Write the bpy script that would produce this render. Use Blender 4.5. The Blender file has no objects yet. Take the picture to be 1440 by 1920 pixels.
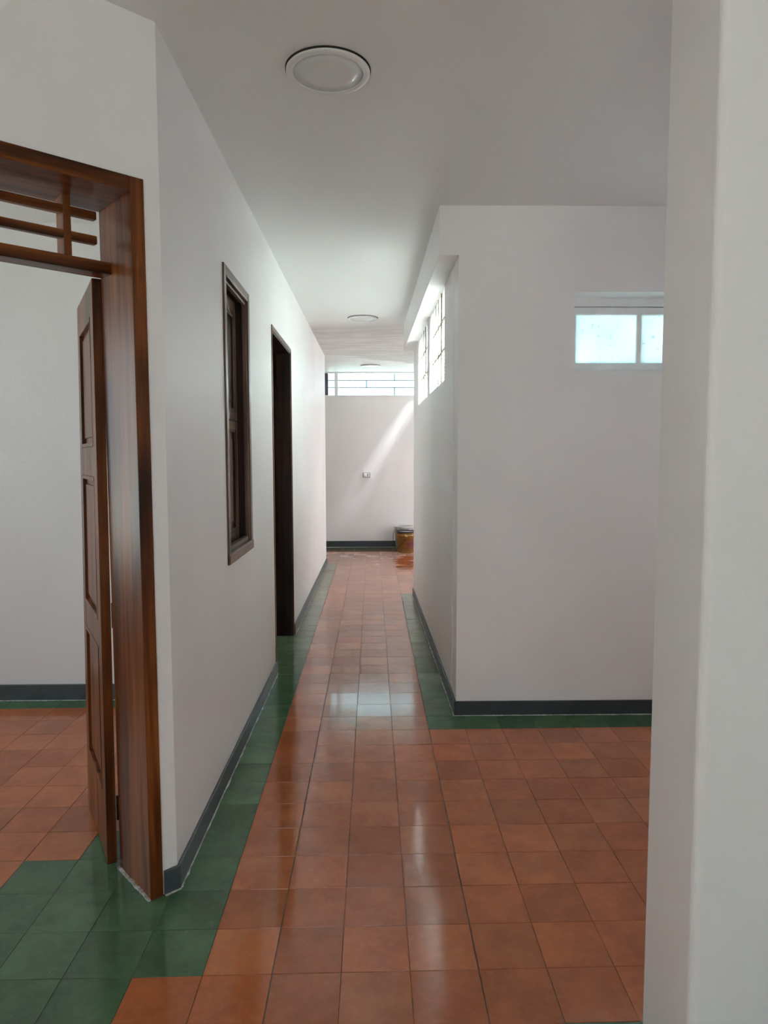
import bpy, bmesh, math, random
from mathutils import Vector, Matrix
random.seed(7)
S = bpy.context.scene
COL = S.collection
# ---------------------------------------------------------------- camera
cam = bpy.data.cameras.new('camera'); co = bpy.data.objects.new('camera', cam); COL.objects.link(co)
cam.sensor_fit = 'VERTICAL'; cam.sensor_height = 36.0; cam.lens = 1311.156 * 36.0 / 1920.0
cam.clip_start = 0.02; cam.clip_end = 200
yaw, pitch, roll = 1.62541702e-02, 7.92515872e-02, 1.93591300e-03
f = Vector((math.sin(yaw)*math.cos(pitch), math.cos(yaw)*math.cos(pitch), -math.sin(pitch)))
r = Vector((math.cos(yaw), -math.sin(yaw), 0)); d = f.cross(r)
r2 = r*math.cos(roll) + d*math.sin(roll); u2 = r*math.sin(roll) - d*math.cos(roll)
M = Matrix(((r2.x, u2.x, -f.x, 0), (r2.y, u2.y, -f.y, 0), (r2.z, u2.z, -f.z, 1.49193), (0, 0, 0, 1)))
co.matrix_world = M
S.camera = co
# ---------------------------------------------------------------- sky, sun, exposure
w = bpy.data.worlds.new('sky'); S.world = w; w.use_nodes = True
nt = w.node_tree; nt.nodes.clear()
out = nt.nodes.new('ShaderNodeOutputWorld'); bg = nt.nodes.new('ShaderNodeBackground')
tc = nt.nodes.new('ShaderNodeTexCoord'); sep = nt.nodes.new('ShaderNodeSeparateXYZ'); rp = nt.nodes.new('ShaderNodeValToRGB')
nt.links.new(tc.outputs['Generated'], sep.inputs[0]); nt.links.new(sep.outputs['Z'], rp.inputs[0])
rp.color_ramp.elements[0].position = 0.0; rp.color_ramp.elements[0].color = (.86, .96, 1, 1)
rp.color_ramp.elements[1].position = 1.0; rp.color_ramp.elements[1].color = (.70, .86, 1, 1)
nt.links.new(rp.outputs[0], bg.inputs[0]); nt.links.new(bg.outputs[0], out.inputs[0])
bg.inputs[1].default_value = 2.7
sun = bpy.data.lights.new('sun', 'SUN'); so = bpy.data.objects.new('sun', sun); COL.objects.link(so)
sun.energy = 125.0; sun.angle = math.radians(7.0); sun.color = (.975, .985, 1.0)
so.rotation_euler = Vector((-.53, .07, -.84)).to_track_quat('-Z', 'Y').to_euler(); so.location = (6, 0, 9)

def portal(name, loc, direction, sx, sy):
    l = bpy.data.lights.new(name, 'AREA'); l.shape = 'RECTANGLE'; l.size = sx; l.size_y = sy
    o = bpy.data.objects.new(name, l); COL.objects.link(o); o.location = loc
    o.rotation_euler = Vector(direction).to_track_quat('-Z', 'Z').to_euler(); l.cycles.is_portal = True
    return o
S.view_settings.view_transform = 'Standard'; S.view_settings.look = 'None'
S.view_settings.gamma = 1.0; S.view_settings.use_curve_mapping = False
S.view_settings.exposure = 0.60
S.cycles.max_bounces = 14; S.cycles.diffuse_bounces = 10; S.cycles.glossy_bounces = 6
S.cycles.transmission_bounces = 8; S.cycles.sample_clamp_indirect = 0.0; S.cycles.use_denoising = True
S.cycles.caustics_reflective = False; S.cycles.caustics_refractive = False
H = 2.857

# ---------------------------------------------------------------- materials
def mat(name, base=(.8, .8, .8), rough=.5, spec=.5, metal=0):
    m = bpy.data.materials.new(name); m.use_nodes = True; b = m.node_tree.nodes['Principled BSDF']
    b.inputs['Base Color'].default_value = (*base, 1); b.inputs['Roughness'].default_value = rough
    b.inputs['Specular IOR Level'].default_value = spec; b.inputs['Metallic'].default_value = metal
    return m, m.node_tree, b
def node(nt, t, **k):
    n = nt.nodes.new(t)
    for a, v in k.items():
        if a.startswith('i_'): n.inputs[a[2:].replace('_', ' ')].default_value = v
        else: setattr(n, a, v)
    return n
def objco(nt, scale=(1, 1, 1), rot=(0, 0, 0)):
    t = node(nt, 'ShaderNodeTexCoord'); g = node(nt, 'ShaderNodeMapping')
    g.inputs['Scale'].default_value = scale; g.inputs['Rotation'].default_value = rot
    nt.links.new(t.outputs['Object'], g.inputs['Vector']); return g.outputs[0]
def noise(nt, vec, scale, detail=4, rough=.55, dist=0):
    n = node(nt, 'ShaderNodeTexNoise'); n.inputs['Scale'].default_value = scale; n.inputs['Detail'].default_value = detail
    n.inputs['Roughness'].default_value = rough; n.inputs['Distortion'].default_value = dist
    if vec is not None: nt.links.new(vec, n.inputs['Vector'])
    return n.outputs['Fac']
def ramp(nt, fac, stops):
    n = node(nt, 'ShaderNodeValToRGB'); e = n.color_ramp.elements
    while len(e) < len(stops): e.new(.5)
    for x, (p, c) in zip(e, stops):
        x.position = p; x.color = (*c, 1) if len(c) == 3 else c
    nt.links.new(fac, n.inputs[0]); return n.outputs[0]
def mix(nt, fac, a, b, mode='MIX'):
    n = node(nt, 'ShaderNodeMix', data_type='RGBA', blend_type=mode)
    for s, v in ((0, fac), (6, a), (7, b)):
        if isinstance(v, (int, float)): n.inputs[s].default_value = v
        elif isinstance(v, tuple): n.inputs[s].default_value = (*v, 1)
        else: nt.links.new(v, n.inputs[s])
    return n.outputs[2]
def math_(nt, op, a, b=None, c=None):
    n = node(nt, 'ShaderNodeMath', operation=op)
    for s, v in ((0, a), (1, b), (2, c)):
        if v is None: continue
        if isinstance(v, (int, float)): n.inputs[s].default_value = v
        else: nt.links.new(v, n.inputs[s])
    return n.outputs[0]
def bump(nt, b, h, strength, dist=.002):
    n = node(nt, 'ShaderNodeBump'); n.inputs['Strength'].default_value = strength; n.inputs['Distance'].default_value = dist
    nt.links.new(h, n.inputs['Height']); nt.links.new(n.outputs[0], b.inputs['Normal'])

def plaster(name, c, rough=.5, bs=.25):
    m, t, b = mat(name, c, rough, .4)
    v = objco(t); n1 = noise(t, v, 1.3, 3); n2 = noise(t, v, 60, 3); n3 = noise(t, v, 6, 3)
    k = tuple(x*.955 for x in c)
    t.links.new(ramp(t, n1, [(.35, k), (.65, c)]), b.inputs['Base Color'])
    bump(t, b, math_(t, 'ADD', n2, math_(t, 'MULTIPLY', n3, 1.5)), bs, .0025)
    return m
WALL = plaster('white_wall_paint', (.86, .862, .862))
WALLB = plaster('old_white_wall_paint', (.83, .845, .86), .6, .6)
# ceiling: smooth white paint, coarse brushed plaster over the far end of the corridor
m, t, b = mat('ceiling_paint', (.77, .785, .78), .5, .4); CEIL = m
v = objco(t); sx = node(t, 'ShaderNodeSeparateXYZ'); t.links.new(v, sx.inputs[0])
vs = objco(t, (1.2, 7, 1)); n1 = noise(t, vs, 2.2, 8, .65, .4); nb = noise(t, objco(t, (.8, 3, 1)), 1.6, 5, .6, .3)
e1 = math_(t, 'ADD', sx.outputs['Y'], math_(t, 'MULTIPLY', math_(t, 'SUBTRACT', n1, .5), .7))
m1 = ramp(t, math_(t, 'MULTIPLY_ADD', e1, 1/.4, -7.2/.4), [(0, (0, 0, 0)), (1, (1, 1, 1))])
e2 = math_(t, 'ADD', math_(t, 'ADD', sx.outputs['Y'], math_(t, 'MULTIPLY', sx.outputs['X'], -.75)), math_(t, 'MULTIPLY', math_(t, 'SUBTRACT', nb, .5), 1.4))
m2 = ramp(t, math_(t, 'MULTIPLY_ADD', e2, 1/.08, -9.85/.08), [(0, (0, 0, 0)), (1, (1, 1, 1))])
streak = ramp(t, n1, [(.35, (.46, .44, .42)), (.5, (.56, .54, .52)), (.68, (.70, .685, .66))])
new = ramp(t, n1, [(.3, (.74, .73, .71)), (.6, (.84, .84, .83))])
c1 = mix(t, m1, (.77, .785, .78), streak); c2 = mix(t, m2, c1, new)
t.links.new(c2, b.inputs['Base Color'])
bh = math_(t, 'ADD', math_(t, 'MULTIPLY', n1, m1), math_(t, 'MULTIPLY', noise(t, v, 50, 3), .12))
bump(t, b, bh, .5, .008)

def wood(name, dark, mid, light, rough=.33, axis=2, spec=.27, scale=1.0):
    m, t, b = mat(name, mid, rough, spec)
    sc = [22, 22, 22]; sc[axis] = 1.1
    v = objco(t, tuple(x*scale for x in sc)); n1 = noise(t, v, 1.0, 6, .6, .35)
    sc2 = [5, 5, 5]; sc2[axis] = 1.2
    n2 = noise(t, objco(t, tuple(sc2)), 1.0, 3, .5)
    c = ramp(t, n1, [(.36, dark), (.5, mid), (.64, light)])
    c = mix(t, ramp(t, n2, [(.33, (.95, .95, .95)), (.47, (0, 0, 0))]), c, tuple(x*.45 for x in dark))
    t.links.new(c, b.inputs['Base Color'])
    t.links.new(math_(t, 'MULTIPLY_ADD', n1, .08, rough-.04), b.inputs['Roughness'])
    bump(t, b, n1, .12, .001)
    return m
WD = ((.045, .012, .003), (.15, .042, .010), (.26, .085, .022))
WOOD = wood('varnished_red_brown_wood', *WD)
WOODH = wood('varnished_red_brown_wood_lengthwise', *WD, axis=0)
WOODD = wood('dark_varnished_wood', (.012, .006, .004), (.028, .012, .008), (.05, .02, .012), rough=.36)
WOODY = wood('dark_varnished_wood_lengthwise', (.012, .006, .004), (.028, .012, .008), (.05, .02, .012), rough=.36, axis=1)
WOODG = wood('greyed_brown_wood', (.085, .050, .034), (.16, .105, .078), (.25, .18, .145), rough=.30)
WOODGY = wood('greyed_brown_wood_lengthwise', (.085, .050, .034), (.16, .105, .078), (.25, .18, .145), rough=.30, axis=1)

def painted(name, c, rough=.4, var=.7, sc=8):
    m, t, b = mat(name, c, rough)
    n = noise(t, objco(t), sc, 5, .6)
    t.links.new(ramp(t, n, [(.35, tuple(x*var for x in c)), (.65, c)]), b.inputs['Base Color']); return m
SKIRT = painted('blue_grey_skirting_paint', (.085, .105, .115), .35)
SKIRTD = painted('charcoal_skirting_paint', (.045, .055, .062), .4)
GROUT = painted('dusty_grout', (.20, .15, .115), .9, .45, 9)
WHITEF = painted('white_window_enamel', (.84, .86, .86), .35, .9)
LRING = painted('white_lamp_ring', (.74, .74, .73), .35, .97)
LDIFF = painted('milky_lamp_diffuser', (.70, .73, .73), .25, .95)
DARK = painted('painted_gap_shade', (.02, .018, .016), .8)
GRILLE = painted('grey_window_bars', (.25, .27, .30), .4, .9)
METAL, _, _ = mat('dark_iron', (.05, .05, .05), .4, .5, .8)
CAULK = painted('white_filler', (.62, .60, .57), .8, .55, 60)
MORT = painted('stained_mortar', (.30, .26, .20), .8, .6, 20)
GROUND = painted('darkened_concrete', (.11, .115, .10), .8)  # outside ground darkened so less daylight bounces up to the ceilings

def tile_mat(name, base, warm, dark):
    m, t, b = mat(name, base, .2, .5)
    at = node(t, 'ShaderNodeAttribute', attribute_name='tile_tone'); sp = node(t, 'ShaderNodeSeparateColor'); t.links.new(at.outputs['Color'], sp.inputs[0])
    c = mix(t, sp.outputs[0], base, warm); v = objco(t)
    off = node(t, 'ShaderNodeVectorMath', operation='MULTIPLY_ADD'); t.links.new(at.outputs['Color'], off.inputs[0]); off.inputs[1].default_value = (30, 30, 30)
    t.links.new(v, off.inputs[2])
    n = noise(t, off.outputs[0], 7, 3, .5)
    c = mix(t, ramp(t, n, [(.38, (.5, .5, .5)), (.62, (0, 0, 0))]), c, dark)
    n4 = noise(t, off.outputs[0], 35, 5, .7)
    c = mix(t, ramp(t, n4, [(.45, (0, 0, 0)), (.8, (.35, .35, .35))]), c, tuple(min(1, x*1.5+.03) for x in base))
    val = math_(t, 'MULTIPLY_ADD', sp.outputs[1], .30, .85)
    c = mix(t, 1.0, c, node_comb(t, val), 'MULTIPLY')
    # cement flecks and film of dust that thickens in the far, unfinished end of the corridor
    fl = ramp(t, noise(t, v, 130, 2, .5), [(.735, (0, 0, 0)), (.78, (.8, .8, .8))])
    c = mix(t, fl, c, (.42, .33, .25))
    sy = node(t, 'ShaderNodeSeparateXYZ'); t.links.new(v, sy.inputs[0])
    nd = noise(t, objco(t, (1, 4, 1)), 2.4, 6, .65, .5)
    far = ramp(t, math_(t, 'MULTIPLY_ADD', sy.outputs['Y'], 1/6.5, -4.2/6.5), [(0, (0, 0, 0)), (.55, (.45, .45, .45)), (1, (.68, .68, .68))])
    du = math_(t, 'MULTIPLY', far, math_(t, 'MULTIPLY_ADD', nd, .45, .58))
    du = math_(t, 'MINIMUM', du, .58)
    # damp, freshly scrubbed patch in front of the buckets and along the end wall
    dx = math_(t, 'SUBTRACT', sy.outputs['X'], .50); dy = math_(t, 'SUBTRACT', sy.outputs['Y'], 9.75)
    rr = math_(t, 'ADD', math_(t, 'MULTIPLY', math_(t, 'MULTIPLY', dx, dx), 22), math_(t, 'MULTIPLY', math_(t, 'MULTIPLY', dy, dy), 1.6))
    rr = math_(t, 'ADD', rr, math_(t, 'MULTIPLY', math_(t, 'SUBTRACT', nd, .5), 4.2))
    wet = ramp(t, rr, [(.25, (1, 1, 1)), (.9, (0, 0, 0))])
    wl = math_(t, 'ADD', sy.outputs['Y'], math_(t, 'MULTIPLY', math_(t, 'SUBTRACT', nd, .5), .12))
    wet2 = ramp(t, math_(t, 'MULTIPLY_ADD', wl, 1/.1, -10.88/.1), [(0, (0, 0, 0)), (1, (.85, .85, .85))])
    wets = math_(t, 'MAXIMUM', wet, wet2)
    du = math_(t, 'MULTIPLY', du, math_(t, 'SUBTRACT', 1, wets))
    c = mix(t, du, c, (.54, .42, .36))
    c = mix(t, math_(t, 'MULTIPLY', wet2, .75), c, tuple(x*.45 for x in base))
    c = mix(t, math_(t, 'MULTIPLY', wet, .8), c, (.40, .10, .03))
    t.links.new(c, b.inputs['Base Color'])
    n2 = noise(t, v, 3.5, 4, .6); n3 = noise(t, v, 22, 4, .6)
    r = math_(t, 'MULTIPLY_ADD', n2, .10, .045); r = math_(t, 'ADD', r, math_(t, 'MULTIPLY', sp.outputs[2], .03))
    r = math_(t, 'ADD', r, math_(t, 'MULTIPLY', du, .3))
    t.links.new(r, b.inputs['Roughness'])
    bump(t, b, math_(t, 'ADD', math_(t, 'MULTIPLY', noise(t, v, 5, 2), 1.0), math_(t, 'MULTIPLY', n3, .02)), .03, .006)
    return m
def node_comb(t, val):
    n = node(t, 'ShaderNodeCombineColor')
    for i in range(3): t.links.new(val, n.inputs[i])
    return n.outputs[0]
TILE_R = tile_mat('terracotta_cement_tile', (.415, .118, .040), (.440, .150, .056), (.285, .080, .030))
TILE_G = tile_mat('green_cement_tile', (.066, .138, .068), (.092, .180, .088), (.044, .082, .052))

# ---------------------------------------------------------------- helpers
def link(name, bm, m, parent=None, bevel=0, smooth=False, autos=False):
    me = bpy.data.meshes.new(name); bmesh.ops.recalc_face_normals(bm, faces=bm.faces) if bm.faces else None
    bm.to_mesh(me); bm.free()
    for x in (m if isinstance(m, (list, tuple)) else [m]): me.materials.append(x)
    o = bpy.data.objects.new(name, me); COL.objects.link(o)
    if parent: o.parent = parent
    if smooth:
        for p in me.polygons: p.use_smooth = True
    if bevel:
        md = o.modifiers.new('bevel', 'BEVEL'); md.width = bevel; md.segments = 2; md.limit_method = 'ANGLE'; md.angle_limit = math.radians(40)
    return o
def tag(o, label=None, cat=None, kind=None, group=None):
    if label: o['label'] = label
    if cat: o['category'] = cat
    if kind: o['kind'] = kind
    if group: o['group'] = group
    return o
def empty(name, loc=(0, 0, 0), rz=0):
    o = bpy.data.objects.new(name, None); o.empty_display_size = .1; o.location = loc; o.rotation_euler = (0, 0, rz); COL.objects.link(o); return o
def box(bm, x0, x1, y0, y1, z0, z1, T=None):
    vs = [bm.verts.new(p) for p in [(x0, y0, z0), (x1, y0, z0), (x1, y1, z0), (x0, y1, z0), (x0, y0, z1), (x1, y0, z1), (x1, y1, z1), (x0, y1, z1)]]
    for q in ((0, 3, 2, 1), (4, 5, 6, 7), (0, 1, 5, 4), (1, 2, 6, 5), (2, 3, 7, 6), (3, 0, 4, 7)): bm.faces.new([vs[i] for i in q])
    if T is not None: bmesh.ops.transform(bm, matrix=T, verts=vs)
    return vs
def obox(name, m, parent, *a, bevel=.002, T=None):
    bm = bmesh.new(); box(bm, *a, T=T); return link(name, bm, m, parent, bevel)
def lathe(bm, prof, n=48, c=(0, 0, 0), cap=True):
    rings = []
    for (rad, z) in prof:
        rings.append([bm.verts.new((c[0]+rad*math.cos(2*math.pi*k/n), c[1]+rad*math.sin(2*math.pi*k/n), c[2]+z)) for k in range(n)])
    for a, b_ in zip(rings, rings[1:]):
        for k in range(n): bm.faces.new((a[k], a[(k+1) % n], b_[(k+1) % n], b_[k]))
    if cap: bm.faces.new(rings[0][::-1]); bm.faces.new(rings[-1])
def tube(bm, pts, rad, n=8):
    pts = [Vector(p) for p in pts]; prev = None
    for i, p in enumerate(pts):
        dr = (pts[min(i+1, len(pts)-1)]-pts[max(i-1, 0)]).normalized(); q = dr.to_track_quat('Z', 'Y')
        ring = [bm.verts.new(p + q @ Vector((rad*math.cos(2*math.pi*k/n), rad*math.sin(2*math.pi*k/n), 0))) for k in range(n)]
        if prev:
            for k in range(n): bm.faces.new((prev[k], prev[(k+1) % n], ring[(k+1) % n], ring[k]))
        else: bm.faces.new(ring[::-1])
        prev = ring
    bm.faces.new(prev)
def slab(bm, P, us, vs, holes):
    """solid grid slab: P(u, v, side) gives a point, side 0 is the visible face"""
    us = sorted({round(x, 5) for x in us + [h[0] for h in holes] + [h[1] for h in holes]})
    vs = sorted({round(x, 5) for x in vs + [h[2] for h in holes] + [h[3] for h in holes]})
    us = [x for x in us]; nu, nv = len(us)-1, len(vs)-1
    def solid(i, j):
        if i < 0 or j < 0 or i >= nu or j >= nv: return False
        cu, cv = (us[i]+us[i+1])/2, (vs[j]+vs[j+1])/2
        return not any(h[0] < cu < h[1] and h[2] < cv < h[3] for h in holes)
    V = {}
    def g(i, j, s):
        if (i, j, s) not in V: V[(i, j, s)] = bm.verts.new(P(us[i], vs[j], s))
        return V[(i, j, s)]
    for i in range(nu):
        for j in range(nv):
            if not solid(i, j): continue
            bm.faces.new((g(i, j, 0), g(i+1, j, 0), g(i+1, j+1, 0), g(i, j+1, 0)))
            bm.faces.new((g(i, j, 1), g(i, j+1, 1), g(i+1, j+1, 1), g(i+1, j, 1)))
            if not solid(i-1, j): bm.faces.new((g(i, j, 0), g(i, j+1, 0), g(i, j+1, 1), g(i, j, 1)))
            if not solid(i+1, j): bm.faces.new((g(i+1, j, 0), g(i+1, j, 1), g(i+1, j+1, 1), g(i+1, j+1, 0)))
            if not solid(i, j-1): bm.faces.new((g(i, j, 0), g(i, j, 1), g(i+1, j, 1), g(i+1, j, 0)))
            if not solid(i, j+1): bm.faces.new((g(i, j+1, 0), g(i+1, j+1, 0), g(i+1, j+1, 1), g(i, j+1, 1)))
def wall(name, p0, p1, th, z0=0, z1=H+.05, holes=(), m=WALL, back0=None, label='', bm=None):
    """visible face p0->p1, thickness th to the left of that direction (negative: right)"""
    p0, p1 = Vector((*p0, 0)), Vector((*p1, 0)); L = (p1-p0).length; dr = (p1-p0)/L; nn = Vector((-dr.y, dr.x, 0))
    own = bm is None
    if own: bm = bmesh.new()
    def P(u, v, s):
        q = p0 + dr*u
        if s: q = Vector((*back0, 0)) if (back0 and u == 0) else q + nn*th
        return (q.x, q.y, v)
    slab(bm, P, [0, L], [z0, z1], list(holes))
    if own:
        o = link(name, bm, m); tag(o, label, 'wall', 'structure'); return o
def skirt(name, p0, p1, th, h, m, label, z0=0):
    bm = bmesh.new()
    wall(name, p0, p1, th, z0, h, bm=bm); o = link(name, bm, m, None, .003); tag(o, label, 'skirting board', 'structure')
    a, c = Vector((*p0, 0)), Vector((*p1, 0)); L = (c-a).length; dr = (c-a)/L; nn = Vector((-dr.y, dr.x, 0)); sg = 1 if th > 0 else -1
    bm = bmesh.new(); n = max(3, int(L/.04)); ra = random.Random(int(L*100)); prev = None
    for k in range(n+1):
        p = a + dr*(L*k/n); w_ = abs(th) + .002 + .006*ra.random()**2
        cur = [bm.verts.new(p + nn*sg*(abs(th)-.001) + Vector((0, 0, .0005))), bm.verts.new(p + nn*sg*(abs(th)-.001) + Vector((0, 0, .005))), bm.verts.new(p + nn*sg*w_ + Vector((0, 0, .0008)))]
        if prev:
            for q in range(3): bm.faces.new((prev[q], prev[(q+1) % 3], cur[(q+1) % 3], cur[q]))
        prev = cur
    link('filler_line', bm, CAULK, o)
    return o

# ---------------------------------------------------------------- ground and ceiling
bm = bmesh.new(); box(bm, -30, 30, -30, 40, -.3, -.06)
tag(link('ground', bm, GROUND), 'grey concrete ground outside the house beyond the windows', 'ground', 'structure')
bm = bmesh.new()
slab(bm, lambda u, v, s: (u, v, H + (.16 if s else 0)), [-4.4, 3.6], [-3.2, 11.67],
     [(.62, 3.6, 4.14, 7.30), (.88, 1.17, 11.28, 11.46)])  # small hole by the end wall is added to shape the sun streak
tag(link('ceiling', bm, CEIL), 'flat white ceiling running over the hall and corridor, coarse plaster at its far end', 'ceiling', 'structure')

# ---------------------------------------------------------------- floor tiles
X0, Y0, TS, SK = -.09576, 3.91873, .2, .012
def colour(i, j):
    if i >= 3 and j >= 11: return 1
    if i >= 2 and i < 3 and -18 <= j < 1: return 1
    if i >= 2 and j == 0: return 1
    if j >= 0 or True:
        if j < 10 and i == -3 and j >= -29: return 1
        if 5 <= j <= 6 and i in (-4, -5) and j == 6: return 1
        if j == 5 and i == -4: return 1
        if j == 7 and -6 <= i <= -3: return 1
        if j in (8, 9) and i <= -3 and i >= -6-2*(j-7): return 1
        if j >= 10 and -3-(j-10)-3 <= i < -3-(j-10): return 1
    if j == -2 and i < -3: return 1
    if i in (-4, -5) and -10 <= j <= -5: return 1
    if j <= -37: return 1
    
    return 0
bm = bmesh.new(); lay = bm.loops.layers.float_color.new('tile_tone')
rnd = random.Random(3)
box(bm, -4.2, 3.4, -3.0, 11.47, -.06, -.0016)
for f_ in bm.faces: f_.material_index = 2
for i in range(-21, 18):
    for j in range(-38, 35):
        xa, xb = X0+TS*i, X0+TS*(i+1)
        ya, yb = Y0-TS*(j+1), Y0-TS*j
        if xa > .62 and 4.15 < (ya+yb)/2 < 7.25: continue
        g = .00065
        gl = .0022 if i in (-1, 2) else g
        jit = [rnd.uniform(-.0005, .0005) for _ in range(4)]
        zc = [rnd.gauss(0, .00028) for _ in range(3)]
        hz = lambda sx_, sy_: zc[0]*.6 + zc[1]*sx_ + zc[2]*sy_
        xs = (xa+gl+jit[0], xb-g+jit[1]); ys = (ya+g+jit[2], yb-g+jit[3])
        xs = (max(xs[0], -4.2), min(xs[1], 3.4)); ys = (max(ys[0], -3.0), min(ys[1], 11.47))
        if xs[1]-xs[0] < .01 or ys[1]-ys[0] < .01: continue
        P4 = [(xs[0], ys[0], hz(-1, -1)), (xs[1], ys[0], hz(1, -1)), (xs[1], ys[1], hz(1, 1)), (xs[0], ys[1], hz(-1, 1))]
        P4 = [(x, y + SK*x, z) for x, y, z in P4]
        c = .0008; cx = sum(p[0] for p in P4)/4; cy = sum(p[1] for p in P4)/4
        top = [bm.verts.new((p[0]-math.copysign(c, p[0]-cx), p[1]-math.copysign(c, p[1]-cy), p[2])) for p in P4]
        low = [bm.verts.new((p[0], p[1], -.0018)) for p in P4]
        fs = [bm.faces.new(top)] + [bm.faces.new((low[k], low[(k+1) % 4], top[(k+1) % 4], top[k])) for k in range(4)]
        col = (rnd.random(), rnd.random(), rnd.random(), 1); mi = colour(i, j)
        for f_ in fs:
            f_.material_index = mi
            for l in f_.loops: l[lay] = col
tag(link('floor', bm, [TILE_R, TILE_G, GROUT]), 'glossy terracotta cement tile floor with green tile borders along the walls', 'floor', 'structure')

# ---------------------------------------------------------------- walls
TH = math.radians(41.5); SD = Vector((math.cos(TH), math.sin(TH), 0)); ND = Vector((-math.sin(TH), math.cos(TH), 0)); C0 = Vector((-.681, 2.328, 0))
def A(s, t, z=0): return C0 + SD*s + ND*t + Vector((0, 0, z))
aw = A(-1.32, 0)
# angled doorway wall: door opening s -1.04 .. -.055
wall('wall_angled', A(0, 0).xy, aw.xy, -.25, holes=[(.055, 1.04, -.01, 2.362)], label='white wall set at an angle around the wooden doorway at the left')
tl = (-.88+.681)/(-math.sin(TH)); bk = A(0, tl)
LW0, LW1 = (-.681, 2.328), (-.645, 9.642)
LD = (Vector(LW1)-Vector(LW0)).normalized()
def lwx(y): return -.681 + (y-2.328)*(.036/7.314)
wall('wall_left', LW0, LW1, .2, holes=[(3.275-2.328, 3.862-2.328, 1.02, 2.335), (4.745-2.328, 5.775-2.328, -.01, 2.345)], back0=(bk.x, bk.y),
     label='long white left wall of the corridor with a shuttered window and a doorway')
wall('wall_side_room', (-4.2, 4.24), (-.87, 4.24), .15, m=WALLB, label='white wall at the back of the side room seen through the wooden doorway')
wall('wall_side_room', (-4.2, 0), (-4.2, 4.24), .2, holes=[(3.0, 4.15, .7, 2.5), (.9, 2.2, 1.0, 2.3)], m=WALLB, label='outer window wall of the side room, out of view to the left')  # the smaller opening is added to brighten the side room
wall('wall_side_room', (-1.67, 0), (-4.4, 0), .2, m=WALLB, label='near wall of the side room, out of view to the left')
wall('wall_hall', (-1.67, aw.y), (-1.67, -3.2), -.15, label='left wall of the near hall behind the photographer')
wall('wall_outer', (-4.2, 4.39), (-4.2, 11.47), .2, label='outer wall of the rooms left of the corridor')
wall('wall_outer', (-.85, 9.50), (-4.2, 9.50), .14, label='wall between the middle room and the lobby at the end of the corridor')
# back of the hall with its garden opening
wall('wall_back', (3.4, -3.0), (-1.67, -3.0), .2, holes=[(2.9, 4.5, .35, 2.45)], label='wall behind the photographer with a wide opening')
wall('wall_outer', (3.4, 4.14), (3.4, -3.0), .2, holes=[(4.0, 5.4, .9, 2.1), (.74, 2.14, 1.1, 2.2)], label='outer wall at the far right of the hall')
# front-facing wall with small window
WFZ = (1.958, 2.397)
wall('wall_front', (.478, 3.93), (3.4, 3.93), .21, holes=[(1.12-.478, 2.02-.478, *WFZ)], label='white wall facing the camera right of the corridor, with a small frosted window')
# right corridor wall with beam
R0, R1 = Vector((.478, 3.93)), Vector((.437, 7.43)); RD = (R1-R0).normalized()
def rwx(y): return .478 - (y-3.93)*(.041/3.5)
bm = bmesh.new()
def PR(u, v, s): return (rwx(u) if not s else .62, u, v)
GB = [(4.62, 5.64), (5.86, 6.81)]
slab(bm, PR, [4.1399, 7.43], [0, H+.05], [(a, c, 1.99, 2.594) for a, c in GB])
vs = box(bm, 0, 1, 0, 1, 2.593, H+.04)
pts = [(.371, 3.93), (.4781, 3.93), (.4371, 7.43), (.331, 7.43)]
for v_, p_ in zip(vs, pts+pts): v_.co.x, v_.co.y = p_
tag(link('wall_right', bm, WALL), 'white right wall of the corridor with glass block panels under a ceiling beam', 'wall', 'structure')
# pillar / wall end at right of frame with softly rounded arris
bm = bmesh.new()
def rounded(x0, y0, x1, y1, rr, n=5):
    P_ = [(x0, y1)]
    for k in range(n+1):
        a = math.pi + (math.pi/2)*k/n; P_.append((x0+rr+rr*math.cos(a), y0+rr+rr*math.sin(a)))
    P_ += [(x1, y0), (x1, y1)]; return P_
prof = rounded(.703, 1.455, 3.4, 1.708, .018)
lo = [bm.verts.new((x, y, 0)) for x, y in prof]; hi = [bm.verts.new((x, y, H+.05)) for x, y in prof]
for k in range(len(prof)): bm.faces.new((lo[k], lo[(k+1) % len(prof)], hi[(k+1) % len(prof)], hi[k]))
bm.faces.new(lo[::-1]); bm.faces.new(hi)
tag(link('wall_pillar', bm, WALL, None, 0, False), 'white wall end close to the camera at the right edge', 'wall', 'structure')
# lobby at the end
wall('wall_lobby', (.62, 7.43), (3.4, 7.43), -.13, holes=[(1.0, 2.3, 1.0, 2.4)], label='patio wall of the end lobby, round the corner to the right')  # opening added to let more daylight into the lobby
wall('wall_outer', (3.4, 11.47), (3.4, 7.30), .2, holes=[(.17, 2.17, .05, 2.3)], label='outer wall of the end lobby, round the corner to the right')
wall('wall_end', (-4.2, 11.47), (3.4, 11.47), .2, holes=[(-.772+4.2, 1.9+4.2, 2.462, 2.858)], label='white wall closing the corridor under a strip window')
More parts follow.
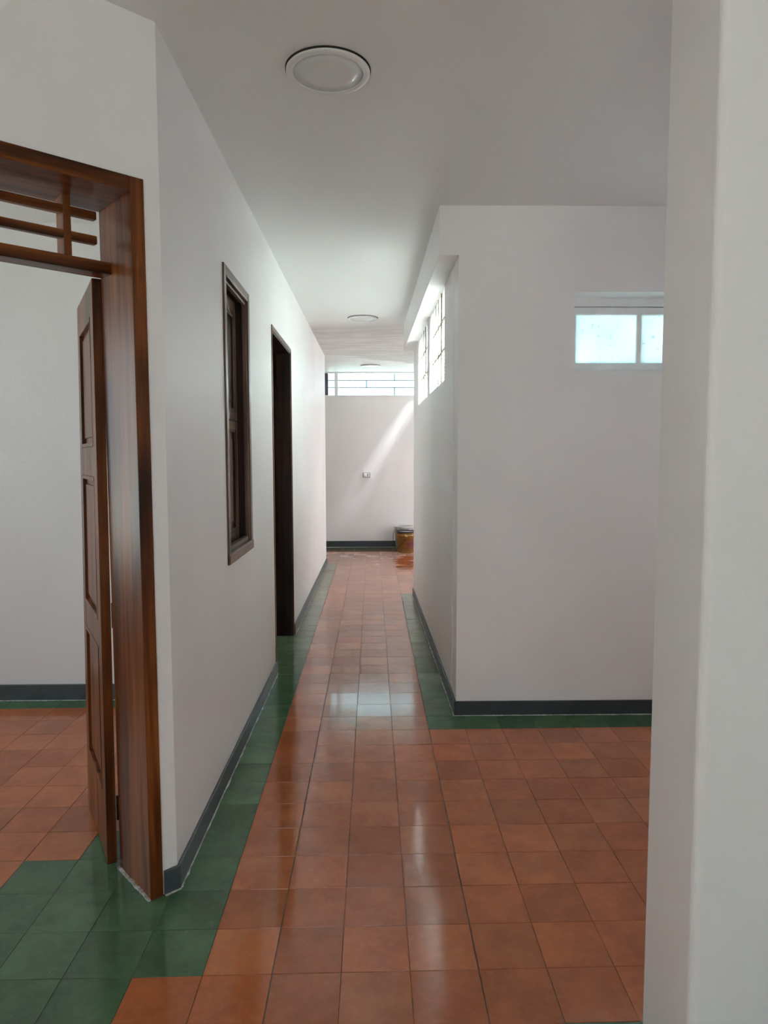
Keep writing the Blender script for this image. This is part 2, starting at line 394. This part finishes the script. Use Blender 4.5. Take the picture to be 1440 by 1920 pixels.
# ---------------------------------------------------------------- skirting boards
skirt('baseboard_left', (-.6812, 2.329), (-.669+.0005, 4.735), -.012, .085, SKIRT, 'blue-grey skirting board along the near left corridor wall')
skirt('baseboard_left', (lwx(5.80), 5.80), (lwx(9.642), 9.642), -.012, .085, SKIRT, 'blue-grey skirting board on the left wall beyond the second doorway')
skirt('baseboard_angled', A(.008, 0).xy, A(-.05, 0).xy, .012, .085, SKIRT, 'short piece of blue-grey skirting beside the wooden door frame')
skirt('baseboard_side_room', (-4.2, 4.24), (-.88, 4.24), -.015, .10, SKIRT, 'blue-grey skirting board at the back of the side room')
skirt('baseboard_front', (.466, 3.93), (3.4, 3.93), -.012, .085, SKIRTD, 'charcoal skirting board under the small frosted window')
skirt('baseboard_right', (rwx(3.918), 3.918), (rwx(7.43), 7.43), .012, .085, SKIRTD, 'charcoal skirting board along the right corridor wall')
skirt('baseboard_end', (-2.5, 11.47), (3.2, 11.47), -.014, .105, SKIRTD, 'charcoal skirting board along the end wall behind the paint buckets')

# ---------------------------------------------------------------- doorway 1 (angled)
d1 = empty('door_1', A(-.55, 0)[:], math.pi + TH); bpy.context.view_layer.update()
# local frame of door_1: x runs along -SD (to the left), y runs along -ND (to the viewer); parts given as (s, t, z)
def dbox(bm, s0, s1, t0, t1, z0, z1):
    box(bm, -(s1+.55), -(s0+.55), -t1, -t0, z0, z1)
def dpart(name, m, parent, *a, bevel=.0025):
    bm = bmesh.new(); dbox(bm, *a); return link(name, bm, m, parent, bevel)
tag(d1, 'red-brown wooden doorway with slatted transom and open panelled door', 'door', 'structure')
fr = empty('door_frame'); fr.parent = d1
SL, SR = -1.04, -.055
dpart('jamb', WOOD, fr, SR-.045, SR, -.008, .252, 0, 2.362)
dpart('jamb', WOOD, fr, SL, SL+.045, -.008, .252, 0, 2.362)
dpart('head', WOODH, fr, SL+.045, SR-.045, -.008, .252, 2.316, 2.362)
# white filler line where the jamb stands on the tiles
bm = bmesh.new()
for k in range(26):
    t_ = .0+.25*k/25; q = .003+.003*random.random()
    dbox(bm, SR-.045-q-.004, SR-.044, t_-.006, t_+.007, .0, .004+.007*random.random())
link('filler_line', bm, CAULK, d1)
# transom
tr = empty('transom'); tr.parent = d1
dpart('transom_rail', WOODH, tr, SL+.045, SR-.04, .16, .235, 2.093, 2.132)
for z0, z1 in ((2.259, 2.286), (2.182, 2.209)): dpart('slat', WOODH, tr, SL+.085, -.141, .160, .187, z0, z1, bevel=.004)
for s0 in (-.247, -.545, -.87): dpart('upright', WOOD, tr, s0, s0+.024, .158, .225, 2.13, 2.318)
# open leaf: hinge edge near (s -.12, t .28), swung into the side room
lf = empty('door_leaf'); lf.parent = d1
a0 = A(-.134, .284); a1 = Vector((-1.20, 2.875, 0)); 
e = (a1-a0); 
ld = e.normalized(); ln = Vector((ld.y, -ld.x, 0))   # ln points to the hinge-side thickness
LWID = .56
Ti = (Matrix.Translation(A(-.55, 0)) @ Matrix.Rotation(math.pi+TH, 4, 'Z')).inverted()
def T3(p): return Ti @ p
def lbox(bm, u0, u1, v0, v1, z0, z1):
    vs = []
    for z in (z0, z1):
        for u, v in ((u0, v0), (u1, v0), (u1, v1), (u0, v1)): vs.append(bm.verts.new(T3(a0 + ld*u + ln*v + Vector((z/2.1*(.0147+.0135*u/LWID), 0, z)))))
    for q in ((0, 3, 2, 1), (4, 5, 6, 7), (0, 1, 5, 4), (1, 2, 6, 5), (2, 3, 7, 6), (3, 0, 4, 7)): bm.faces.new([vs[i] for i in q])
def panelled(parent, W, ZS, th, m1, m2, z0, z1, stile=.085):
    bm = bmesh.new(); lbox(bm, 0, stile, 0, th, z0, z1); link('stile', bm, m1, parent, .002)
    bm = bmesh.new(); lbox(bm, W-stile, W, 0, th, z0, z1); link('stile', bm, m1, parent, .002)
    edges = [z0]+[z for p_ in ZS for z in p_]+[z1]
    for k in range(0, len(edges), 2):
        bm = bmesh.new(); lbox(bm, stile, W-stile, .0005, th-.0005, edges[k], edges[k+1]); link('rail', bm, m1, parent, .002)
    for za, zb in ZS:
        bm = bmesh.new(); lbox(bm, stile, W-stile, th/2-.004, th/2+.004, za, zb)
        lbox(bm, stile+.035, W-stile-.035, th/2-.010, th/2+.010, za+.035, zb-.035); link('panel', bm, m2, parent, .004)
        bm = bmesh.new()
        for (u0, u1, y0, y1) in ((stile, W-stile, za, za+.014), (stile, W-stile, zb-.014, zb), (stile, stile+.014, za, zb), (W-stile-.014, W-stile, za, zb)):
            lbox(bm, u0, u1, -.002, .012, y0, y1); lbox(bm, u0, u1, th-.012, th+.002, y0, y1)
        link('moulding', bm, m1, parent, .002)
panelled(lf, LWID, [(.26, .80), (.90, 1.42), (1.53, 1.985)], .034, WOOD, WOOD, .012, 2.10)
for zc in (1.93, .93, .22):
    h = bmesh.new(); p = T3(a0 + ld*-.004 + ln*.039 + Vector((zc/2.1*.0147, 0, zc)))
    lathe(h, [(.0042, -.045), (.0042, -.016), (.003, -.015), (.0042, -.014), (.0042, .014), (.003, .015), (.0042, .016), (.0042, .045)], 12, p)
    link('hinge', h, METAL, d1)

# ---------------------------------------------------------------- shutter window on the left wall
def yz_box(name, m, parent, x0, x1, y0, y1, z0, z1, bevel=.002):
    bm = bmesh.new(); box(bm, x0, x1, y0, y1, z0, z1)
    return link(name, bm, m, parent, bevel)
w1 = tag(empty('window_1', (-.676, 3.56, .985)), 'tall dark wooden shutter window in the left corridor wall, closed', 'window', 'structure')
o_ = (-.676, 3.56, .985)
def W1(name, m, parent, x0, x1, y0, y1, z0, z1, bevel=.002): return yz_box(name, m, parent, x0-o_[0], x1-o_[0], y0-o_[1], y1-o_[1], z0-o_[2], z1-o_[2], bevel)
ci = empty('window_frame'); ci.parent = w1
cx0, cx1 = -.690, -.667
bm = bmesh.new()
W1('casing', WOODG, ci, cx0, cx1+.000, 3.243, 3.290, .985, 2.369, .004)
W1('casing', WOODG, ci, cx0, cx1+.000, 3.845, 3.892, .985, 2.369, .004)
W1('casing', WOODGY, ci, cx0, cx1, 3.290, 3.845, 2.322, 2.369, .004)
W1('casing', WOODGY, ci, cx0, cx1+.004, 3.243, 3.892, .985, 1.035, .006)
W1('bead', WOODG, ci, -.700, -.678, 3.288, 3.300, 1.04, 2.32, .003)
W1('bead', WOODG, ci, -.700, -.678, 3.836, 3.847, 1.04, 2.32, .003)
W1('bead', WOODGY, ci, -.700, -.680, 3.30, 3.838, 2.302, 2.316, .003)
W1('bead', WOODGY, ci, -.712, -.684, 3.30, 3.838, 1.035, 1.060, .005)
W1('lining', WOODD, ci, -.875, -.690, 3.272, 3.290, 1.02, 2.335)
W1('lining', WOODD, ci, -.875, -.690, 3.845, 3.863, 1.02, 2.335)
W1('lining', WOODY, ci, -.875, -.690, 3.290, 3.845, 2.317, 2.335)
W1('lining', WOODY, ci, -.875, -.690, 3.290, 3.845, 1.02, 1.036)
def shutter(y0, y1, z0, z1, pz0, pz1):
    sh = empty('shutter'); sh.parent = w1
    st = .046; x0, x1 = -.768, -.735
    W1('stile', WOODG, sh, x0, x1, y0, y0+st, z0, z1); W1('stile', WOODG, sh, x0, x1, y1-st, y1, z0, z1)
    W1('rail', WOODGY, sh, x0, x1-.0005, y0+st, y1-st, z0, pz0); W1('rail', WOODGY, sh, x0, x1-.0005, y0+st, y1-st, pz1, z1)
    bm = bmesh.new()
    for q in ((y0+st, y1-st, pz0, pz0+.014), (y0+st, y1-st, pz1-.014, pz1), (y0+st, y0+st+.014, pz0, pz1), (y1-st-.014, y1-st, pz0, pz1)):
        box(bm, x1-.010-o_[0], x1-.003-o_[0], q[0]-o_[1], q[1]-o_[1], q[2]-o_[2], q[3]-o_[2])
    link('moulding', bm, WOODG, sh, .002)
    bm = bmesh.new(); box(bm, x0+.006-o_[0], x1-.020-o_[0], y0+st-o_[1], y1-st-o_[1], pz0-o_[2], pz1-o_[2])
    box(bm, x0+.006-o_[0], x1-.011-o_[0], y0+st+.035-o_[1], y1-st-.035-o_[1], pz0+.045-o_[2], pz1-.045-o_[2])
    link('panel', bm, WOODG, sh, .005)
for y0, y1 in ((3.291, 3.553), (3.557, 3.844)):
    shutter(y0, y1, 1.684, 2.316, 1.735, 2.24); shutter(y0, y1, 1.037, 1.680, 1.10, 1.635)

# ---------------------------------------------------------------- door 2
d2 = tag(empty('door_2', (-.669, 5.26, 0)), 'dark wooden doorway further along the left corridor wall', 'door', 'structure')
def D2(name, m, x0, x1, y0, y1, z0, z1, bevel=.002): return yz_box(name, m, d2, x0+.669, x1+.669, y0-5.26, y1-5.26, z0, z1, bevel)
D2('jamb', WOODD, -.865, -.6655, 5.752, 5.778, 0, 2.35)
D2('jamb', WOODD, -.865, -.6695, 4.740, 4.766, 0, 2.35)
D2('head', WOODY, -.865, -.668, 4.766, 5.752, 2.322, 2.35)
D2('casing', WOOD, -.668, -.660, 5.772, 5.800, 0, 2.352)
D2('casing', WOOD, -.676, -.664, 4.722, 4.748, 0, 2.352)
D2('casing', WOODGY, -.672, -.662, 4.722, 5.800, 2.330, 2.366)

# ---------------------------------------------------------------- glass
def glass(name, tint, k):
    m = bpy.data.materials.new(name); m.use_nodes = True; t = m.node_tree; t.nodes.clear()
    o = node(t, 'ShaderNodeOutputMaterial'); tr_ = node(t, 'ShaderNodeBsdfTranslucent'); gl = node(t, 'ShaderNodeBsdfGlossy'); mx = node(t, 'ShaderNodeMixShader')
    gl.inputs['Roughness'].default_value = .15; mx.inputs[0].default_value = .06
    t.links.new(tr_.outputs[0], mx.inputs[1]); t.links.new(gl.outputs[0], mx.inputs[2]); t.links.new(mx.outputs[0], o.inputs[0])
    return m, t, tr_
m, t, tr_ = glass('frosted_pane', (1, 1, 1), 1); FROST = m
v = objco(t); n = noise(t, v, 2.0, 4); n2 = noise(t, v, 28, 3, .5, 1.5)
base = ramp(t, n, [(.3, (.26, .335, .345)), (.7, (.35, .405, .41))])
sc_ = ramp(t, n2, [(.32, (1, 1, 1)), (.35, (0, 0, 0))])
t.links.new(mix(t, math_(t, 'MULTIPLY', sc_, .5), base, (.10, .15, .16)), tr_.inputs[0])
m, t, tr_ = glass('milky_fill_pane', (1, 1, 1), 1); MILK = m; tr_.inputs[0].default_value = (.12, .121, .123, 1)
# ribbed glass block
def block_mat(name, axis):
    m, t, tr_ = glass(name, (1, 1, 1), 1)
    v = objco(t); sp = node(t, 'ShaderNodeSeparateXYZ'); t.links.new(v, sp.inputs[0])
    s = math_(t, 'SINE', math_(t, 'MULTIPLY', sp.outputs[axis], 2*math.pi/.024))
    c = ramp(t, math_(t, 'MULTIPLY_ADD', s, .5, .5), [(.0, (.016, .021, .019)), (.18, (.024, .030, .028)), (.34, (.78, .84, .81)), (1, (.86, .89, .875))])
    t.links.new(c, tr_.inputs[0])
    return m
GB_V = block_mat('glass_block_upright_ribs', 'Y'); GB_H = block_mat('glass_block_level_ribs', 'Z')
CLEAR, t, b = mat('clear_window_glass', (1, 1, 1), .0)
t.nodes.clear(); o = node(t, 'ShaderNodeOutputMaterial'); a_ = node(t, 'ShaderNodeBsdfTransparent'); g_ = node(t, 'ShaderNodeBsdfGlossy'); mx = node(t, 'ShaderNodeMixShader')
a_.inputs[0].default_value = (.84, .97, .98, 1); g_.inputs['Roughness'].default_value = .02; mx.inputs[0].default_value = .05
t.links.new(a_.outputs[0], mx.inputs[1]); t.links.new(g_.outputs[0], mx.inputs[2]); t.links.new(mx.outputs[0], o.inputs[0])

# window_2: frosted casement in the front-facing wall
w2 = tag(empty('window_2', (1.57, 3.93, 1.958)), 'small white framed window with dirty frosted panes, right of the corridor', 'window', 'structure')
def W2(name, m, x0, x1, y0, y1, z0, z1, bevel=.002, parent=None): return yz_box(name, m, parent or w2, x0-1.57, x1-1.57, y0-3.93, y1-3.93, z0-1.958, z1-1.958, bevel)
W2('head_board', WHITEF, 1.12, 2.02, 4.075, 4.12, 2.347, 2.397)
W2('gap_shade', DARK, 1.12, 2.02, 4.10, 4.11, 2.338, 2.348, 0)  # solid dark strip standing in for shade above the casement
cs = empty('casement'); cs.parent = w2
W2('frame_rail', WHITEF, 1.12, 2.02, 4.065, 4.105, 2.300, 2.341, .003, cs)
W2('frame_rail', WHITEF, 1.12, 2.02, 4.065, 4.105, 1.985, 2.026, .003, cs)
W2('frame_stile', WHITEF, 1.12, 1.170, 4.066, 4.104, 2.0, 2.33, .003, cs)
W2('frame_stile', WHITEF, 1.523, 1.549, 4.066, 4.104, 2.02, 2.31, .003, cs)
W2('frame_stile', WHITEF, 1.975, 2.02, 4.066, 4.104, 2.0, 2.33, .003, cs)
W2('pane', FROST, 1.168, 1.525, 4.082, 4.087, 2.02, 2.305, 0, cs)
W2('pane', FROST, 1.547, 1.977, 4.082, 4.087, 2.02, 2.305, 0, cs)
W2('sill', WHITEF, 1.12, 2.02, 3.95, 4.13, 1.958, 1.976, .003)

# window_3 and window_4: glass block panels
def gblock(parent, o, y0, y1, z0, z1, m):
    bm = bmesh.new(); x = rwx((y0+y1)/2)
    box(bm, x+.006, x+.086, y0+.004, y1-.004, z0+.003, z1-.003)
    bmesh.ops.translate(bm, vec=(-o[0], -o[1], -o[2]), verts=bm.verts)
    return link('glass_block', bm, m, parent, .006)
for n_, (ya, yb), lab in ((3, GB[0], 'nearer panel of fifteen ribbed glass blocks under the corridor beam'), (4, GB[1], 'farther panel of fifteen ribbed glass blocks under the corridor beam')):
    o = (rwx((ya+yb)/2), (ya+yb)/2, 1.99)
    e_ = tag(empty('window_%d' % n_, o), lab, 'window', 'structure')
    for r_ in range(3):
        for c_ in range(5):
            z0 = 1.99+.2013*r_; y0 = ya+(yb-ya)*c_/5
            gblock(e_, o, y0, y0+(yb-ya)/5, z0, z0+.2013, GB_H if r_ == 0 else GB_V)
    bm = bmesh.new()
    for r_ in range(1, 3): box(bm, .002, .080, ya-o[1], yb-o[1], .2013*r_-.005, .2013*r_+.005)
    for c_ in range(1, 5):
        y_ = ya+(yb-ya)*c_/5-o[1]; box(bm, .0025, .080, y_-.005, y_+.005, .003, .600)
    link('mortar_joint', bm, MORT, e_)

# window_5: strip window over the end wall
O5 = (.2, 11.47, 2.462)
w5 = tag(empty('window_5', O5), 'strip window with grey security bars under the ceiling at the corridor end', 'window', 'structure')
def W5(name, m, x0, x1, y0, y1, z0, z1, bevel=.002, parent=None): return yz_box(name, m, parent or w5, x0-O5[0], x1-O5[0], y0-O5[1], y1-O5[1], z0-O5[2], z1-O5[2], bevel)
W5('window_frame', WHITEF, -.772, 1.9, 11.475, 11.515, 2.836, 2.857); W5('window_sill', WHITEF, -.772, 1.9, 11.462, 11.515, 2.462, 2.484)
for xa, xb in ((-.613, -.556), (1.0, 1.05), (1.86, 1.9)): W5('mullion', WHITEF, xa, xb, 11.474, 11.514, 2.484, 2.836)
W5('side_strip', painted('dark_blue_louvre', (.10, .11, .14), .5), -.772, -.716, 11.48, 11.51, 2.484, 2.836)
W5('pane', CLEAR, -.716, -.613, 11.492, 11.496, 2.484, 2.836, 0); W5('pane', CLEAR, -.556, 1.0, 11.492, 11.496, 2.484, 2.836, 0); W5('pane', CLEAR, 1.05, 1.86, 11.492, 11.496, 2.484, 2.836, 0)
gr = empty('security_grille'); gr.parent = w5
for z in (2.612, 2.728): W5('bar', GRILLE, -.772, 1.88, 11.53, 11.542, z-.007, z+.007, 0, gr)
for x, za, zb in ((-.095, 2.612, 2.728), (.364, 2.484, 2.612), (.364, 2.728, 2.836), (.9, 2.612, 2.728), (1.4, 2.484, 2.612), (1.4, 2.728, 2.836)):
    W5('bar', GRILLE, x-.008, x+.008, 11.53, 11.542, za, zb, 0, gr)

STREAK_DIM = CLEAR.copy(); STREAK_DIM.name = 'streak_dimming_glass'  # added pane that dims the sun streak on the end wall
for n_ in STREAK_DIM.node_tree.nodes:
    if n_.type == 'BSDF_TRANSPARENT': n_.inputs[0].default_value = (.34, .35, .355, 1)
e_ = tag(empty('window_8', (1.025, 11.37, H+.12)), 'added unseen roof opening with a dimming pane, throws the sun streak on the end wall', 'window', 'structure')
obox('pane', STREAK_DIM, e_, -.16, .16, -.105, .105, .0, .006, bevel=0)
# added panes in the unseen outer wall, to brighten hall and lobby
for n_, (ya, yb, z0, z1, lab) in ((6, (-1.26, .14, .9, 2.1, 'added frosted pane that lights the near hall, unseen')), (9, (2.0, 3.4, 1.1, 2.2, 'added frosted pane that lights the right part of the hall, unseen')), (7, (9.3, 11.3, .05, 2.3, 'added tall frosted pane that lights the end lobby, unseen round the corner'))):
    o = (3.4, (ya+yb)/2, z0)
    e_ = tag(empty('window_%d' % n_, o), lab, 'window', 'structure')
    h_ = (yb-ya)/2
    MK = MILK
    if n_ != 6: MK = MILK.copy(); [setattr(q_.inputs[0], 'default_value', (.33, .333, .337, 1) if n_ == 9 else (.34, .345, .355, 1)) for q_ in MK.node_tree.nodes if q_.type == 'BSDF_TRANSLUCENT']
    obox('pane', MK, e_, .08, .086, -h_, h_, 0, z1-z0, bevel=0)
    for q in ((-h_, -h_+.05, 0, z1-z0), (h_-.05, h_, 0, z1-z0), (-h_, h_, 0, .05), (-h_, h_, z1-z0-.05, z1-z0)): obox('frame_bar', WHITEF, e_, .06, .11, *q)
# ---------------------------------------------------------------- ceiling lights (switched off)
def lamp(loc, label):
    e_ = tag(empty('ceiling_light', loc), label, 'ceiling light')
    bm = bmesh.new(); lathe(bm, [(.143, -.001), (.149, -.007), (.149, -.010), (.146, -.0135), (.127, -.0155), (.124, -.013), (.124, -.003)], 64)
    link('ring', bm, LRING, e_, 0, True)
    bm = bmesh.new(); lathe(bm, [(.1235, -.002), (.1235, -.0115), (.08, -.0132), (.03, -.0138)], 64)
    link('diffuser', bm, LDIFF, e_, 0, True)
    bm = bmesh.new(); lathe(bm, [(.1515, .002), (.1515, -.0035)], 64); link('mounting_shade', bm, DARK, e_)  # last disc is painted dark for the shade behind the ring
    return e_
lamp((-.153, 2.598, H), 'round white ceiling light nearest the camera, switched off')
lamp((-.090, 7.045, H), 'round white ceiling light halfway along the corridor ceiling, switched off')
lamp((-.030, 10.67, H), 'round white ceiling light at the far end beside the strip window')

# ---------------------------------------------------------------- socket on the end wall
e_ = tag(empty('wall_switch', (-.098, 11.47, 1.19)), 'small grey switch plate with white button on the end wall', 'switch')
PLT = painted('grey_switch_plastic', (.32, .31, .33), .4, .9); PLW = painted('white_switch_plastic', (.78, .78, .79), .3, .97)
obox('plate', PLT, e_, -.062, .062, -.012, 0, -.042, .042, bevel=.003)
obox('switch_frame', PLW, e_, -.045, .045, -.015, -.011, -.028, .028, bevel=.002)
obox('button', PLW, e_, -.034, .0, -.021, -.014, -.020, .020, bevel=.002)
obox('socket', PLT, e_, .006, .034, -.018, -.014, -.020, .020, bevel=.002)

# ---------------------------------------------------------------- paint buckets
def bucket_mat(name, c, splash, band=None):
    m, t, b = mat(name, c, .4)
    v = objco(t); n = noise(t, v, 16, 4, .6, .6); n2 = noise(t, v, 40, 2)
    sp = node(t, 'ShaderNodeSeparateXYZ'); t.links.new(v, sp.inputs[0])
    hi_ = math_(t, 'MULTIPLY_ADD', sp.outputs['Z'], .9, -.19)
    k = ramp(t, math_(t, 'ADD', n, hi_), [(.655, (0, 0, 0)), (.68, (1, 1, 1))])
    base = ramp(t, noise(t, objco(t, (3, 3, 20)), 1, 4), [(.35, tuple(x*.7 for x in c)), (.6, c)])
    t.links.new(mix(t, k, base, splash), b.inputs['Base Color']); return m
BR = bucket_mat('ochre_bucket_plastic', (.30, .155, .035), (.68, .64, .52)); WH = bucket_mat('white_bucket_plastic', (.50, .49, .46), (.72, .70, .66))
BK = painted('black_bucket_lid', (.012, .012, .014), .35); PNT = painted('white_paint_film', (.66, .70, .76), .25, .9); RDL = painted('dark_red_label', (.16, .015, .012), .5)
WHR = painted('pale_bucket_rim', (.62, .62, .58), .4, .8)
def bucket(loc, rb, rt, h, body, rim, inside, label, front, hpts):
    e_ = tag(empty('paint_bucket', loc), label, 'bucket')
    bm = bmesh.new(); lathe(bm, [(rb-.004, 0), (rb, .004), (rb+(rt-rb)*.8, h*.80), (rt+.003, h*.80), (rt+.004, h*.815), (rt-.001, h*.82), (rt, h*.90), (rt+.004, h*.905), (rt+.004, h*.92), (rt, h*.93)], 40)
    link('body', bm, body, e_, 0, True)
    bm = bmesh.new(); lathe(bm, [(rt-.001, h*.925), (rt+.008, h*.93), (rt+.009, h*.97), (rt+.006, h), (rt-.004, h), (rt-.006, h*.94)], 40, cap=False)
    link('rim', bm, rim, e_, 0, True)
    bm = bmesh.new(); lathe(bm, [(.002, h*.945), (rt-.005, h*.95), (rt-.004, h*.955)], 40); link(front, bm, inside, e_, 0, True)
    bm = bmesh.new(); tube(bm, hpts, .004); link('handle', bm, METAL if 0 else BK, e_, 0, True)
    return e_
arc = lambda rx, zc, dz, ang0, y: [(-rx*math.cos(a), y, zc-dz*math.sin(a)) for a in [math.pi*k/12 for k in range(13)]]
bucket((.505, 11.25, 0), .132, .150, .375, WH, WHR, PNT, 'pale paint-spattered bucket standing behind the ochre one at the corridor end', 'paint_surface',
       [(-.150, -.02, .30), (-.168, -.03, .26), (-.178, -.05, .20), (-.172, -.07, .14), (-.155, -.09, .09), (-.13, -.11, .05)])
b2 = bucket((.520, 10.84, 0), .130, .146, .335, BR, BK, PNT, 'ochre paint bucket with a black rim, in front of the pale one', 'paint_surface',
       [(-.165, -.04, .045), (-.145, -.12, .085), (-.11, -.145, .125), (-.06, -.158, .175), (-.02, -.160, .21), (.0, -.160, .225)])
bm = bmesh.new()
for k in range(10):
    a0_, a1_ = math.radians(-88+6.5*k), math.radians(-88+6.5*(k+1))
    for (z0, z1) in ((.085, .155), (.165, .185)):
        R_ = .142; q = [bm.verts.new((R_*math.cos(a), R_*math.sin(a), z)) for a, z in ((a0_, z0), (a1_, z0), (a1_, z1), (a0_, z1))]; bm.faces.new(q)
link('label', bm, RDL, b2, 0, True)

# ---------------------------------------------------------------- daylight portals at the openings
portal('daylight_portal', (-.3, -3.05, 1.4), (0, 1, 0), 1.6, 2.1)
portal('daylight_portal', (-4.25, 3.575, 1.6), (1, 0, 0), 1.15, 1.8)
portal('daylight_portal', (-4.25, 1.55, 1.65), (1, 0, 0), 1.3, 1.3)
portal('daylight_portal', (.6, 11.60, 2.66), (0, -1, 0), 2.66, .38)
portal('daylight_portal', (2.27, 7.33, 1.7), (0, 1, 0), 1.3, 1.4)
